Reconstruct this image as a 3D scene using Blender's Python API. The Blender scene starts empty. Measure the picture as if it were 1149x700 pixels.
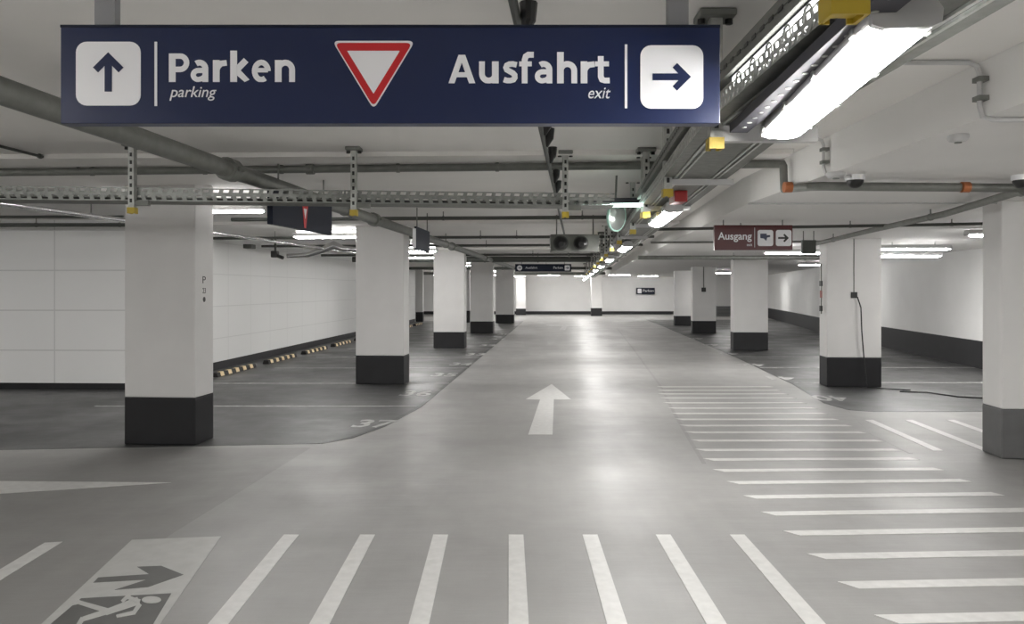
import bpy, math, random
from mathutils import Vector, Matrix
random.seed(7)
C = bpy.context.scene.collection
F, CX, HY, H = 880.0, 574.5, 325.0, 1.65
CEIL, SOF = 2.80, 2.515

def U(px, py, z=None, Y=None):
    """point seen at pixel (px,py) of the 1149x700 frame, on height z or at depth Y"""
    if z is not None and Y is None:
        Y = (z - H) * F / (HY - py)
    return Vector(((px - CX) / F * Y, Y, H + (HY - py) / F * Y))
def G(px, py): return U(px, py, z=0.0)

# ---------------------------------------------------------------- materials
def mat(name, col, rough=.6, metal=0., noise=0., nscale=6., bump=0., bscale=60., coat=0., emit=None, estr=0., coatr=.1, spec=.5, stretch=None):
    m = bpy.data.materials.new(name); m.use_nodes = True
    nt = m.node_tree; b = nt.nodes['Principled BSDF']
    b.inputs['Base Color'].default_value = (*col, 1)
    b.inputs['Roughness'].default_value = rough
    b.inputs['Metallic'].default_value = metal
    b.inputs['Specular IOR Level'].default_value = spec
    b.inputs['Coat Weight'].default_value = coat
    b.inputs['Coat Roughness'].default_value = coatr
    if emit:
        b.inputs['Emission Color'].default_value = (*emit, 1)
        b.inputs['Emission Strength'].default_value = estr
    if noise or bump:
        tc = nt.nodes.new('ShaderNodeTexCoord')
        mp = nt.nodes.new('ShaderNodeMapping'); nt.links.new(tc.outputs['Object'], mp.inputs[0])
        if stretch: mp.inputs['Scale'].default_value = stretch
        if noise:
            n = nt.nodes.new('ShaderNodeTexNoise'); n.inputs['Scale'].default_value = nscale; n.inputs['Detail'].default_value = 8
            nt.links.new(mp.outputs[0], n.inputs[0])
            r = nt.nodes.new('ShaderNodeValToRGB')
            r.color_ramp.elements[0].position = .3; r.color_ramp.elements[1].position = .7
            r.color_ramp.elements[0].color = (*[c*(1-noise) for c in col], 1)
            r.color_ramp.elements[1].color = (*[min(1, c*(1+noise)) for c in col], 1)
            nt.links.new(n.outputs[0], r.inputs[0]); nt.links.new(r.outputs[0], b.inputs['Base Color'])
        if bump:
            n2 = nt.nodes.new('ShaderNodeTexNoise'); n2.inputs['Scale'].default_value = bscale; n2.inputs['Detail'].default_value = 4
            nt.links.new(mp.outputs[0], n2.inputs[0])
            bp = nt.nodes.new('ShaderNodeBump'); bp.inputs['Strength'].default_value = bump; bp.inputs['Distance'].default_value = .01
            nt.links.new(n2.outputs[0], bp.inputs['Height']); nt.links.new(bp.outputs[0], b.inputs['Normal'])
    return m

def floor_mat(name, col, rough0, rough1, coat, amp=.12):
    """sealed resin floor: mottled colour, dull and polished patches, faint brush streaks"""
    m = bpy.data.materials.new(name); m.use_nodes = True
    nt = m.node_tree; b = nt.nodes['Principled BSDF']; L = nt.links
    tc = nt.nodes.new('ShaderNodeTexCoord')
    def noise(scale, sc=(1, 1, 1), det=6):
        mp = nt.nodes.new('ShaderNodeMapping'); mp.inputs['Scale'].default_value = sc
        L.new(tc.outputs['Object'], mp.inputs[0])
        n = nt.nodes.new('ShaderNodeTexNoise'); n.inputs['Scale'].default_value = scale; n.inputs['Detail'].default_value = det
        n.inputs['Roughness'].default_value = .6
        L.new(mp.outputs[0], n.inputs[0]); return n.outputs[0]
    def mathn(op, a, c):
        q = nt.nodes.new('ShaderNodeMath'); q.operation = op
        for i, v in enumerate((a, c)):
            if isinstance(v, (int, float)): q.inputs[i].default_value = v
            else: L.new(v, q.inputs[i])
        return q.outputs[0]
    n1 = noise(.5, (1, 1, 1)); n2 = noise(3, (1, 1, 1)); n3 = noise(1.2, (4, .35, 1)); n4 = noise(140, (1, 1, 1), 2)
    s = mathn('ADD', mathn('ADD', mathn('MULTIPLY', n1, .9), mathn('MULTIPLY', n2, .5)), mathn('ADD', mathn('MULTIPLY', n3, .5), mathn('MULTIPLY', n4, .35)))
    mr = nt.nodes.new('ShaderNodeMapRange')
    mr.inputs['From Min'].default_value = .8; mr.inputs['From Max'].default_value = 1.45
    mr.inputs['To Min'].default_value = 1-amp; mr.inputs['To Max'].default_value = 1+amp
    L.new(s, mr.inputs[0])
    mx = nt.nodes.new('ShaderNodeVectorMath'); mx.operation = 'SCALE'
    mx.inputs[0].default_value = col; L.new(mr.outputs[0], mx.inputs['Scale'])
    L.new(mx.outputs[0], b.inputs['Base Color'])
    rr = nt.nodes.new('ShaderNodeMapRange')
    rr.inputs['From Min'].default_value = .35; rr.inputs['From Max'].default_value = .65
    rr.inputs['To Min'].default_value = rough0; rr.inputs['To Max'].default_value = rough1
    L.new(noise(1.1, (1, 1, 1)), rr.inputs[0]); L.new(rr.outputs[0], b.inputs['Roughness'])
    cr = nt.nodes.new('ShaderNodeMapRange')
    cr.inputs['From Min'].default_value = .42; cr.inputs['From Max'].default_value = .62
    cr.inputs['To Min'].default_value = .0; cr.inputs['To Max'].default_value = coat
    L.new(noise(.8, (1, 1, 1)), cr.inputs[0]); L.new(cr.outputs[0], b.inputs['Coat Weight']); b.inputs['Coat Roughness'].default_value = .24
    bp = nt.nodes.new('ShaderNodeBump'); bp.inputs['Strength'].default_value = .35; bp.inputs['Distance'].default_value = .02
    L.new(noise(1.6, (.35, 2.2, 1), 5), bp.inputs['Height']); L.new(bp.outputs[0], b.inputs['Normal'])
    return m

def panel_mat(name, col, cw, ch, joint=.012, off=(0, 0), jd=.78):
    """painted wall boards with thin joints (pattern on u = x or y, v = z)"""
    m = bpy.data.materials.new(name); m.use_nodes = True
    nt = m.node_tree; b = nt.nodes['Principled BSDF']; L = nt.links
    tc = nt.nodes.new('ShaderNodeTexCoord'); sp = nt.nodes.new('ShaderNodeSeparateXYZ'); L.new(tc.outputs['UV'], sp.inputs[0])
    def line(sock, size, o):
        a = nt.nodes.new('ShaderNodeMath'); a.operation = 'ADD'; a.inputs[1].default_value = o; L.new(sock, a.inputs[0])
        d = nt.nodes.new('ShaderNodeMath'); d.operation = 'DIVIDE'; d.inputs[1].default_value = size; L.new(a.outputs[0], d.inputs[0])
        f = nt.nodes.new('ShaderNodeMath'); f.operation = 'FRACT'; L.new(d.outputs[0], f.inputs[0])
        g = nt.nodes.new('ShaderNodeMath'); g.operation = 'LESS_THAN'; g.inputs[1].default_value = joint/size; L.new(f.outputs[0], g.inputs[0])
        return g.outputs[0]
    mx = nt.nodes.new('ShaderNodeMath'); mx.operation = 'MAXIMUM'
    L.new(line(sp.outputs[0], cw, off[0]), mx.inputs[0]); L.new(line(sp.outputs[1], ch, off[1]), mx.inputs[1])
    mixn = nt.nodes.new('ShaderNodeMix'); mixn.data_type = 'RGBA'
    mixn.inputs[6].default_value = (*col, 1); mixn.inputs[7].default_value = (*[c*jd for c in col], 1)
    L.new(mx.outputs[0], mixn.inputs[0]); L.new(mixn.outputs[2], b.inputs['Base Color'])
    b.inputs['Roughness'].default_value = .55
    return m

M = dict(
    lane=floor_mat('lane_resin', (.275, .27, .262), .42, .58, .08),
    apron=floor_mat('apron_resin', (.235, .23, .222), .42, .58, .08),
    bay=floor_mat('bay_resin', (.052, .052, .052), .38, .55, .25, .2),
    rim=floor_mat('bay_edge_resin', (.035, .035, .035), .4, .6, .1),
    paint=mat('floor_paint', (.56, .555, .54), .45, noise=.08, nscale=14),
    paint_worn=mat('worn_floor_paint', (.36, .36, .35), .5, noise=.45, nscale=9),
    paint_dim=mat('grey_floor_paint', (.43, .43, .415), .5, noise=.07, nscale=10),
    paint_dark=mat('dark_floor_paint', (.11, .11, .105), .5, noise=.1),
    ceil=mat('ceiling_paint', (.80, .785, .76), .8, noise=.04, nscale=.9),
    soffit=mat('soffit_paint', (.74, .73, .715), .75, noise=.03, nscale=.9),
    white=mat('column_paint', (.71, .70, .69), .55, noise=.03, nscale=2.5),
    wall=mat('wall_paint', (.76, .755, .745), .6, noise=.03, nscale=1.2),
    board=panel_mat('wall_boards', (.82, .82, .81), 1.27, .66, .02, (.55, .02)),
    board2=panel_mat('wall_tiles', (.78, .78, .77), 1.25, .66, .018, (0, .02), .86),
    black=mat('base_paint', (.009, .009, .011), .6, noise=.2, nscale=5),
    greybase=mat('grey_base_paint', (.115, .115, .115), .5, noise=.1),
    galv=mat('galvanised_steel', (.46, .47, .45), .38, .55, noise=.15, nscale=30),
    traysteel=mat('tray_steel', (.27, .28, .265), .4, .4, noise=.15, nscale=30),
    galvdull=mat('dull_galvanised_steel', (.20, .205, .19), .55, .5, noise=.15, nscale=20),
    pipe=mat('grey_pipe', (.20, .205, .19), .5, .45, noise=.12, nscale=12),
    darkpipe=mat('dark_pipe', (.075, .08, .072), .5, .3),
    silver=mat('silver_pipe', (.75, .75, .75), .22, .9),
    carrier=mat('carrier_rail', (.05, .05, .062), .5, .3),
    yellow=mat('yellow_plastic', (.50, .36, .03), .45),
    orange=mat('copper_clamp', (.42, .14, .05), .4, .3),
    blackp=mat('black_plastic', (.01, .01, .01), .4),
    blackc=mat('black_cable', (.012, .012, .012), .5),
    red=mat('red_plastic', (.35, .02, .02), .4),
    navy=mat('navy_sign_face', (.006, .014, .060), .3, spec=.5),
    navy2=mat('dark_navy_sign_face', (.007, .011, .026), .55, spec=.25),
    maroon=mat('maroon_sign_face', (.085, .010, .012), .35),
    signwhite=mat('sign_white', (.82, .82, .84), .4),
    signred=mat('sign_red', (.55, .015, .02), .4),
    alu=mat('grey_post', (.24, .24, .25), .5, .2),
    housing=mat('lamp_housing', (.52, .52, .52), .45, .1),
    lamp=mat('lamp_diffuser', (.9, .9, .9), .4, emit=(1, .985, .96), estr=22.),
    strip=mat('added_glow', (.9, .9, .9), .4, emit=(1, .99, .97), estr=2.2),  # glow for the added bright bands above the lamps
    greenl=mat('greenish_lamp', (.8, .9, .85), .4, emit=(.72, 1, .86), estr=2.5),
    mirror=mat('mirror_glass', (.45, .48, .46), .22, .6),
    mirrorrim=mat('mirror_rim', (.45, .68, .6), .4),
    rubber=mat('black_rubber', (.014, .013, .012), .7),
    amber=mat('amber_pads', (.72, .56, .30), .4),
    louver=mat('grey_louver', (.2, .2, .2), .6),
)

# ---------------------------------------------------------------- mesh builder
class MB:
    def __init__(s): s.v = []; s.f = []; s.uv = {}
    def add(s, vs, fs):
        o = len(s.v); s.v += [Vector(v) for v in vs]; s.f += [tuple(o+i for i in f) for f in fs]; return s
    def box(s, lo, hi, rot=0., piv=None):
        (x0, y0, z0), (x1, y1, z1) = lo, hi
        vs = [Vector((x, y, z)) for z in (z0, z1) for y in (y0, y1) for x in (x0, x1)]
        if rot:
            p = Vector(piv) if piv else Vector(((x0+x1)/2, (y0+y1)/2, 0)); R = Matrix.Rotation(rot, 3, 'Z')
            vs = [R @ (v-p) + p for v in vs]
        return s.add(vs, [(0, 2, 3, 1), (4, 5, 7, 6), (0, 1, 5, 4), (2, 6, 7, 3), (0, 4, 6, 2), (1, 3, 7, 5)])
    def bar(s, a, b, w, h):
        """box from a to b, w sideways, h up"""
        a = Vector(a); b = Vector(b); d = (b-a).normalized()
        up = Vector((0, 0, 1)) if abs(d.z) < .9 else Vector((0, 1, 0))
        sd = d.cross(up).normalized()*w/2; u = sd.cross(d).normalized()*h/2
        vs = [p+i*sd+j*u for p in (a, b) for j in (-1, 1) for i in (-1, 1)]
        return s.add(vs, [(0, 2, 3, 1), (4, 5, 7, 6), (0, 1, 5, 4), (2, 6, 7, 3), (0, 4, 6, 2), (1, 3, 7, 5)])
    def tube(s, pts, r, n=12):
        pts = [Vector(p) for p in pts]; rs = r if isinstance(r, (list, tuple)) else [r]*len(pts)
        o = len(s.v); ring = None
        for i, p in enumerate(pts):
            d = ((pts[min(i+1, len(pts)-1)]-pts[max(i-1, 0)])).normalized()
            if ring is None:
                up = Vector((0, 0, 1)) if abs(d.z) < .9 else Vector((0, 1, 0)); e = d.cross(up).normalized()
            else: e = (ring - d*ring.dot(d)).normalized()
            ring = e; g = d.cross(e)
            for k in range(n):
                t = 2*math.pi*k/n; s.v.append(p + rs[i]*(math.cos(t)*e+math.sin(t)*g))
        for i in range(len(pts)-1):
            for k in range(n):
                a = o+i*n+k; b = o+i*n+(k+1) % n
                s.f.append((a, b, b+n, a+n))
        s.f.append(tuple(o+k for k in range(n))[::-1]); s.f.append(tuple(o+(len(pts)-1)*n+k for k in range(n)))
        return s
    def prism(s, pts, d):
        """polygon pts (list of 3D) extruded by vector d"""
        d = Vector(d); n = len(pts); pts = [Vector(p) for p in pts]
        return s.add(pts+[p+d for p in pts], [tuple(range(n))[::-1], tuple(range(n, 2*n))] + [(i, (i+1) % n, n+(i+1) % n, n+i) for i in range(n)])
    def perf(s, a, b, z0, z1, pitch, rows=2, edge=.24, web=.5):
        """perforated sheet between plan points a,b: rows of staggered slots"""
        a = Vector((a[0], a[1], 0)); b = Vector((b[0], b[1], 0)); L = (b-a).length; d = (b-a)/L
        n = max(1, int(L/pitch)); hh = z1-z0; rh = hh/rows
        def q(u0, u1, za, zb, sk=0):
            p = [a+d*min(max(u, 0), L) for u in (u0, u1, u1+sk, u0+sk)]
            zz = (za, za, zb, zb); s.add([(p[i].x, p[i].y, zz[i]) for i in range(4)], [(0, 1, 2, 3)])
        for r in range(rows+1):
            zc = z0+r*rh; q(0, L, max(z0, zc-rh*edge/1.0), min(z1, zc+rh*edge/1.0))
        for r in range(rows):
            o = (r % 2)*pitch/2
            for i in range(n):
                u = i*pitch+o; q(u, u+pitch*web, z0+r*rh+rh*edge, z0+(r+1)*rh-rh*edge, pitch*.12*(1 if r % 2 else -1))
        return s
    def build(s, name, m, parent=None, smooth=False, bevel=0., solid=0., origin=None):
        me = bpy.data.meshes.new(name)
        if parent is not None:
            o = Vector((0, 0, 0)); p = parent
            while p is not None: o += p.location; p = p.parent
        elif origin is not None: o = Vector(origin)
        else:
            xs = [v.x for v in s.v]; ys = [v.y for v in s.v]; zs = [v.z for v in s.v]
            o = Vector(((min(xs)+max(xs))/2, (min(ys)+max(ys))/2, min(zs)))
        me.from_pydata([v-o for v in s.v], [], s.f); me.update()
        me.materials.append(M[m] if isinstance(m, str) else m)
        if smooth:
            for p in me.polygons: p.use_smooth = True
            me.set_sharp_from_angle(angle=math.radians(40))
        ob = bpy.data.objects.new(name, me); C.objects.link(ob)
        if parent is not None: ob.parent = parent
        else: ob.location = o
        if solid:
            md = ob.modifiers.new('s', 'SOLIDIFY'); md.thickness = solid; md.offset = 0
        if bevel:
            md = ob.modifiers.new('b', 'BEVEL'); md.width = bevel; md.segments = 2; md.limit_method = 'ANGLE'
        return ob

def tag(o, label, cat, group=None, kind=None):
    if label: o['label'] = label
    if cat: o['category'] = cat
    if group: o['group'] = group
    if kind: o['kind'] = kind
    return o
def thing(name, label, cat, loc, group=None):
    o = bpy.data.objects.new(name, None); C.objects.link(o); o.location = loc; o.empty_display_size = .1
    return tag(o, label, cat, group)
def struct(o): o['kind'] = 'structure'; return o

# ---------------------------------------------------------------- text
def glyphs(body, shear=0., bold=0.):
    cu = bpy.data.curves.new('t', 'FONT'); cu.body = body; cu.size = 1; cu.shear = shear; cu.offset = bold; cu.extrude = .0
    cu.resolution_u = 6
    ob = bpy.data.objects.new('t', cu); C.objects.link(ob)
    bpy.context.view_layer.update()
    me = bpy.data.meshes.new_from_object(ob.evaluated_get(bpy.context.evaluated_depsgraph_get()))
    bpy.data.objects.remove(ob)
    vs = [v.co.copy() for v in me.vertices]; fs = [tuple(p.vertices) for p in me.polygons]
    return vs, fs
def text_on(body, P0, ex, ez, w, h, parent, name='lettering', m='signwhite', shear=0., bold=0., nrm=None, th=.002, dbl=0.):
    """lettering filling a w x h box whose lower-left corner is P0 (unit axes ex, ez; nrm towards the reader)"""
    vs, fs = glyphs(body, shear, bold)
    x0 = min(v.x for v in vs); x1 = max(v.x for v in vs); y0 = min(v.y for v in vs); y1 = max(v.y for v in vs)
    P0 = Vector(P0); ex = Vector(ex); ez = Vector(ez); nrm = Vector(nrm)
    b = MB()
    pts = [P0 + ex*((v.x-x0)/(x1-x0)*w) + ez*((v.y-y0)/(y1-y0)*h) for v in vs]
    b.add(pts, fs)
    if dbl: b.add([p_+ex*dbl for p_ in pts], fs)
    o = b.build(name, m, parent)
    md = o.modifiers.new('s', 'SOLIDIFY'); md.thickness = th; md.offset = 0
    return o

def rrect(x0, x1, z0, z1, r, n=6):
    out = []
    for cx, cz, a0 in ((x1-r, z1-r, 0), (x0+r, z1-r, 90), (x0+r, z0+r, 180), (x1-r, z0+r, 270)):
        for k in range(n+1):
            t = math.radians(a0+90*k/n); out.append((cx+r*math.cos(t), cz+r*math.sin(t)))
    return out

# ================================================================= SETTING
BEND = 7.85
SL = .083                                           # the building swings a few degrees beyond the crossing
def flat(pts, z0, z1, name, m):
    return struct(MB().prism([(x, y, z0) for x, y in pts], (0, 0, z1-z0)).build(name, m, origin=(0, 0, 0)))

flat([(-16, -9), (17, -9), (17, 53.2), (-16, 53.2)], -.2, 0., 'floor', 'lane')
left_edge = [(-16, 8.07), (-5.27, 8.07), (-2.06, 8.40), (-1.80, 8.72), (-1.56, 9.45), (-1.306, 11.0), (.47, 39.2), (.6, 41), (-5, 41), (-16, 41)]
flat(left_edge, 0., .003, 'floor_left', 'bay')
right_edge = [(17, 10.6), (17, 43), (7.35, 43), (6.9, 36.3), (5.49, 19.3), (4.9, 13.6), (4.55, 11.4), (4.62, 10.75), (4.9, 10.6)]
flat(right_edge, 0., .003, 'floor_right', 'bay')
flat([(-16, -9), (-2.45, -9), (-2.30, 5.3), (-2.10, 8.2), (-5.2, 8.06), (-16, 8.06)], 0., .0004, 'floor_front_left', 'apron')
# darker joint strips along the edge of the bays
def ribbon(pts, w, z, m, name, zb=0.):
    b = MB()
    for i in range(len(pts)-1):
        a = Vector((*pts[i], z)); c = Vector((*pts[i+1], z)); b.bar(a, c, w, .0015)
    return b
struct(ribbon([(-2.06, 8.40), (-1.80, 8.72), (-1.56, 9.45), (-1.306, 11.0), (.47, 39.2)], .07, .004, 'rim', '').build('trim_1', 'rim', origin=(0, 0, 0)))
struct(ribbon([(6.9, 36.3), (5.49, 19.3), (4.9, 13.6), (4.55, 11.4), (4.62, 10.75)], .045, .004, 'rim', '').build('trim_2', 'rim', origin=(0, 0, 0)))
struct(ribbon([(4.60, 10.7), (4.12, 9.0), (4.02, 7.9)], .035, .001, 'rim', '').build('trim_3', 'lane', origin=(0, 0, 0)))

struct(ribbon([tuple(G(*p_)[:2]) for p_ in ((692, 368), (712, 393), (741, 433), (760, 470), (790, 520))], .04, .001, 'rim', '').build('trim_4', 'apron', origin=(0, 0, 0)))
flat([(-16, -9), (17, -9), (17, 53.2), (-16, 53.2)], CEIL, CEIL+.2, 'ceiling', 'ceil')
sof = [(2.37, -9), (2.37, 7.6), (2.36, 7.75), (2.37, 7.95), (2.60, 10.72), (2.60+SL*42.4, 53.1), (17, 53.1), (17, -9)]
flat(sof, SOF, CEIL, 'ceiling_right', 'soffit')
# shallow beams of the ceiling, one per column row
for i, (y, w) in enumerate(((7.35, 1.7), (13.9, 1.5), (22.2, 1.4), (29.9, 1.4), (39.4, 1.4), (47, 1.2))):
    flat([(-15.9, y-w/2+.6), (2.3+SL*(max(y, 8)-8), y-w/2-.1), (2.3+SL*(max(y, 8)-8), y+w/2-.1), (-15.9, y+w/2+.6)], CEIL-.04, CEIL, 'ceiling_beam', 'ceil')

def wall(pts, z0, z1, t, name, m, uv0=0.):
    """thick wall along plan points (thickness to the left of travel), metric UVs"""
    b = MB(); n = len(pts)
    P = [Vector((*p, 0)) for p in pts]
    nr = []
    for i in range(n):
        d = (P[min(i+1, n-1)]-P[max(i-1, 0)]).normalized(); nr.append(Vector((-d.y, d.x, 0)))
    Q = [P[i]+nr[i]*t for i in range(n)]
    ring = P + Q[::-1]
    b.prism([(p.x, p.y, z0) for p in ring], (0, 0, z1-z0))
    o = b.build(name, m, origin=(0, 0, 0)); me = o.data
    uvl = me.uv_layers.new(name='UVMap')
    d0 = (P[-1]-P[0]).normalized()
    for l in me.loops:
        co = me.vertices[l.vertex_index].co
        uvl.data[l.index].uv = ((Vector((co.x, co.y, 0))-P[0]).dot(d0), co.z)
    return struct(o)

# left: facing boards, then the long side wall running away
wall([(-6.2, 12.9), (-15.9, 13.3)][::-1], .11, CEIL, .3, 'wall_left_front', 'board')
wall([(-6.2, 12.93), (-15.9, 13.33)][::-1], 0., .11, .2, 'baseboard_left_front', 'black')
wall([(-6.2, 12.9), (-4.93, 40)], .17, CEIL, .3, 'wall_left', 'board2')
wall([(-6.22, 12.9), (-4.95, 40)], 0., .17, .25, 'baseboard_left', 'black')
wall([(-15.9, -9), (-15.9, 13.4)], 0, CEIL, .3, 'wall_far_left', 'wall')
wall([(-4.95, 40.3), (-15, 40.3)][::-1], 0, CEIL, .3, 'wall_left_end', 'wall')
wall([(-15, 52.8), (17, 52.8)], .2, CEIL, .3, 'wall_back', 'wall')
wall([(-15, 52.75), (17, 52.75)], 0, .2, .3, 'baseboard_back', 'black')
RW = [(8.4, -9), (8.6, 8), (9.77, 16.3), (10.75, 22.9), (11.6, 29), (13.8, 39.5), (16.3, 52.8)]
wall(RW[::-1], .58, CEIL, .3, 'wall_right', 'wall')
wall([(x-.02, y) for x, y in RW][::-1], 0, .58, .3, 'baseboard_right', 'black')
wall([(17, -9), (-16, -9)], 0, CEIL, .3, 'wall_behind', 'wall')

# ================================================================= COLUMNS
def column(px0, px1, pyb, label, depth=.42, top=CEIL, basem='black', bh=None, side=+1, rot=-SL, Yw=None, group='concrete columns'):
    Y = Yw if Yw else 1452/(pyb-HY)
    x0 = (px0-CX)/F*Y; x1 = (px1-CX)/F*Y
    bh = bh or .49
    t = thing('concrete_column', label, 'column', (x0, Y, 0), group)
    piv = (x0 if side < 0 else x1, Y, 0)
    MB().box((x0, Y, bh), (x1, Y+depth, top), rot, piv).build('shaft', 'white', t, bevel=.012)
    MB().box((x0-.002, Y-.002, 0.003), (x1+.002, Y+depth+.002, bh), rot, piv).build('base_band', basem, t, bevel=.012)
    return t
column(136, 219, 500, 'nearest white column on the left with a black painted base and small markings on its side', bh=.505)
column(398, 453, 431.5, 'second white column on the left, beside the painted bay number', .45, bh=.50)
column(486, 521, 391, 'third white column on the left, narrower than the first two', .45, bh=.46)
column(527.5, 553, 374, 'fourth white column on the left, seen small beside the lane', .45, bh=.45)
column(556, 576.5, 362.5, 'farthest white column of the left row', .45, bh=.42)
column(928, 987, 434, 'white column on the right with a wall box and a cable hanging down it', .42, SOF, bh=.50, side=-1)
column(823, 861, 393, 'white column on the right under the dark red exit sign', .42, SOF, bh=.49, side=-1)
column(777, 803, 374, 'white column on the right with a thin conduit ending in a switch', .42, SOF, bh=.47, side=-1)
column(757, 776, 365.5, 'farthest white column of the right row', .42, SOF, bh=.45, side=-1)
column(1124, 1215, 515, 'big white column at the right edge with a grey painted base', .37, SOF, 'greybase', bh=.487, side=-1)
column(663.5, 675.5, 354.5, 'slim white column standing before the back wall of the lane', .4, CEIL, bh=.5, rot=0)
column(579, 590, 353.5, 'slim white column at the left end of the back wall', .4, CEIL, bh=.42, rot=0)
column(464.5, 474.5, 361, 'small white column at the end of the left side wall', .4, CEIL, bh=.5, rot=0)
column(518.5, 527, 362, 'half hidden white column behind the fourth left column', .4, CEIL, bh=.6, rot=0)

# small markings on the first column's side face
t1 = Vector((-3.353, 8.297, 0))
sd = Vector((math.sin(SL), math.cos(SL), 0)); nm = Vector((math.cos(SL), -math.sin(SL), 0))
mk = thing('column_marking', 'small dark printed markings on the side face of the nearest left column', 'sign', (t1+sd*.2+nm*.003+Vector((0, 0, 1.6))))
for k, (body, zc, hh, ww) in enumerate((('P', 1.72, .075, .07), ('23', 1.61, .06, .07))):
    text_on(body, t1+sd*(.2-ww/2)+nm*.002+Vector((0, 0, zc)), sd, (0, 0, 1), ww, hh, mk, m='blackp', nrm=nm)
MB().tube([t1+sd*.2+nm*.0+Vector((0, 0, 1.545)), t1+sd*.2+nm*.004+Vector((0, 0, 1.545))], .028, 16).build('dot', 'blackp', mk)

# conduits on the right columns
def conduit_box(px, y0, y1, Y, label, r=.008, box=.05):
    a = U(px, y0, Y=Y); b = U(px, y1, Y=Y)
    a.z = min(a.z, SOF-.0)
    t = thing('switch_box', label, 'switch', (b.x, b.y, b.z))
    MB().tube([(b.x, b.y, SOF), b], r, 8).build('conduit', 'galvdull', t, True)
    MB().box((b.x-box/2, b.y-.03, b.z-box/2), (b.x+box/2, b.y+.012, b.z+box/2)).build('box', 'blackp', t, bevel=.005)
    return t
conduit_box(958, 268, 331, 13.29, 'small black switch box on the column with the hanging cable', .012, .1)
conduit_box(789.5, 297, 325, 29.6, 'tiny dark switch box on a conduit of a farther right column', .02, .16)
p = [U(962, 333, Y=13.24), U(966, 345, Y=13.2), U(967, 372, Y=13.18), U(969.5, 402, Y=13.2), U(973, 432, Y=13.1)]
p[-1].z = .02
cab = [p[0], p[1], p[2], p[3], p[4], Vector((6.5, 12.8, .014)), G(1010, 440)+Vector((0, 0, .014)), G(1040, 441)+Vector((0, 0, .014)), G(1075, 446)+Vector((0, 0, .014)), G(1103, 447.5)+Vector((0, 0, .014)), G(1140, 447)+Vector((0, 0, .014))]
tag(MB().tube(cab, .011, 8).build('power_cable', 'blackc', smooth=True), 'thin dark cable hanging from the column box and trailing over the dark floor', 'cable')
# fittings on the column's lane side
q = thing('wall_fitting', 'small dark fittings with a red cap on the lane side of the right column', 'fitting', U(921.5, 330, Y=13.45))
MB().tube([U(921.5, 296, Y=13.45), U(921.5, 352, Y=13.45)], .01, 8).build('conduit', 'galvdull', q)
for y in (318, 346): MB().box(U(919.3, y+3, Y=13.5), U(923, y-3, Y=13.42)).build('box', 'blackp', q)
MB().box(U(920, 334, Y=13.5), U(922.5, 326, Y=13.42)).build('cap', 'red', q)

# ================================================================= FLOOR PAINT
def paint(polys, name, label, cat, m='paint', group=None, z=.0005, top=.003):
    b = MB()
    for P in polys: b.prism([(p[0], p[1], z) for p in P], (0, 0, top-z))
    return tag(b.build(name, m), label, cat, group)
def gp(L): return [tuple(G(*p)[:2]) for p in L]

ordn = ['first', 'second', 'third', 'fourth', 'fifth', 'sixth', 'seventh', 'eighth', 'ninth', 'tenth', 'eleventh', 'twelfth', 'thirteenth', 'fourteenth', 'fifteenth', 'sixteenth', 'seventeenth', 'eighteenth', 'nineteenth', 'twentieth', 'twenty-first', 'twenty-second']
tops = [327, 412.5, 494.5, 579, 662, 744, 827]; bots = [245, 358.5, 470, 582, 692.5, 804, 915]
for i in range(7):
    xt = (tops[i]-CX)/F*5.28; xb = (bots[i]-CX)/F*3.872; k = (xb-xt)/(3.872-5.28)
    xn = xt+k*(3.0-5.28)
    paint([[(xt-.05, 5.28), (xn-.05, 3.0), (xn+.05, 3.0), (xt+.05, 5.28)]], 'crossing_bar',
          'white lengthwise bar of the front crossing, %s right of the escape pictogram' % ordn[i], 'road marking', group='lengthwise bars of the front crossing')
paint([[(-3.045, 5.11), (-2.93, 3.0), (-2.83, 3.0), (-2.94, 5.13)]], 'crossing_bar', 'white lengthwise bar left of the escape pictogram', 'road marking', group='lengthwise bars of the front crossing')

bars = [(994.4, 695), (951, 656.7), (916, 624.6), (887.6, 598.5), (862, 576.6), (841, 558), (822.8, 541.8), (806.5, 528), (795, 515.7), (785.6, 505), (780, 494.4), (773, 485.2), (767, 477.6), (762, 470.6), (757, 464), (753, 458), (747.5, 452), (744, 446.5), (742, 442), (741, 438), (740.5, 434)]
for i, (px, py) in enumerate(bars):
    p = G(px, py); Y = p.y; xl = p.x
    xr = 3.95 if Y < 7.7 else 3.95+SL*(Y-7.55)*1.02
    sl = .05*max(0, min(1, (8.3-Y)/2.0)); w = .052
    sk = .07
    P = [(xl+sk*.6, Y-w), (xr, Y-w+sl*(xr-xl)), (xr-.05, Y+w+sl*(xr-xl)), (xl-.04, Y+w)]
    paint([P], 'crossing_bar', 'white crosswise bar of the side crossing, %s counted from the front' % ordn[i], 'road marking', group='crosswise bars of the side crossing')
for i, (xa, xb) in enumerate(((4.52, 4.37), (5.02, 4.87), (5.55, 5.40))):
    paint([[(xa-.05, 9.93), (xb-.05, 8.03), (xb+.05, 8.03), (xa+.05, 9.93)]], 'crossing_bar', 'pale bar between the side crossing and the big column, %s from the left' % ordn[i], 'road marking', 'paint_worn' if i == 9 else 'paint', 'short bars beside the big column')
paint([gp([(619, 431), (590, 448), (606, 448.3), (592.7, 487.6), (620, 487.6), (621.5, 448.3), (641, 448.5)])], 'floor_arrow', 'white straight ahead arrow in the middle of the lane', 'road marking')
paint([gp([(612, 364.2), (655, 364.2), (652, 366), (636, 366.3), (634, 370.5), (627, 370.5), (631, 366.3), (615, 366)])], 'floor_arrow', 'faint white arrow far down the lane near the back wall', 'road marking', 'paint_worn')
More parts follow.
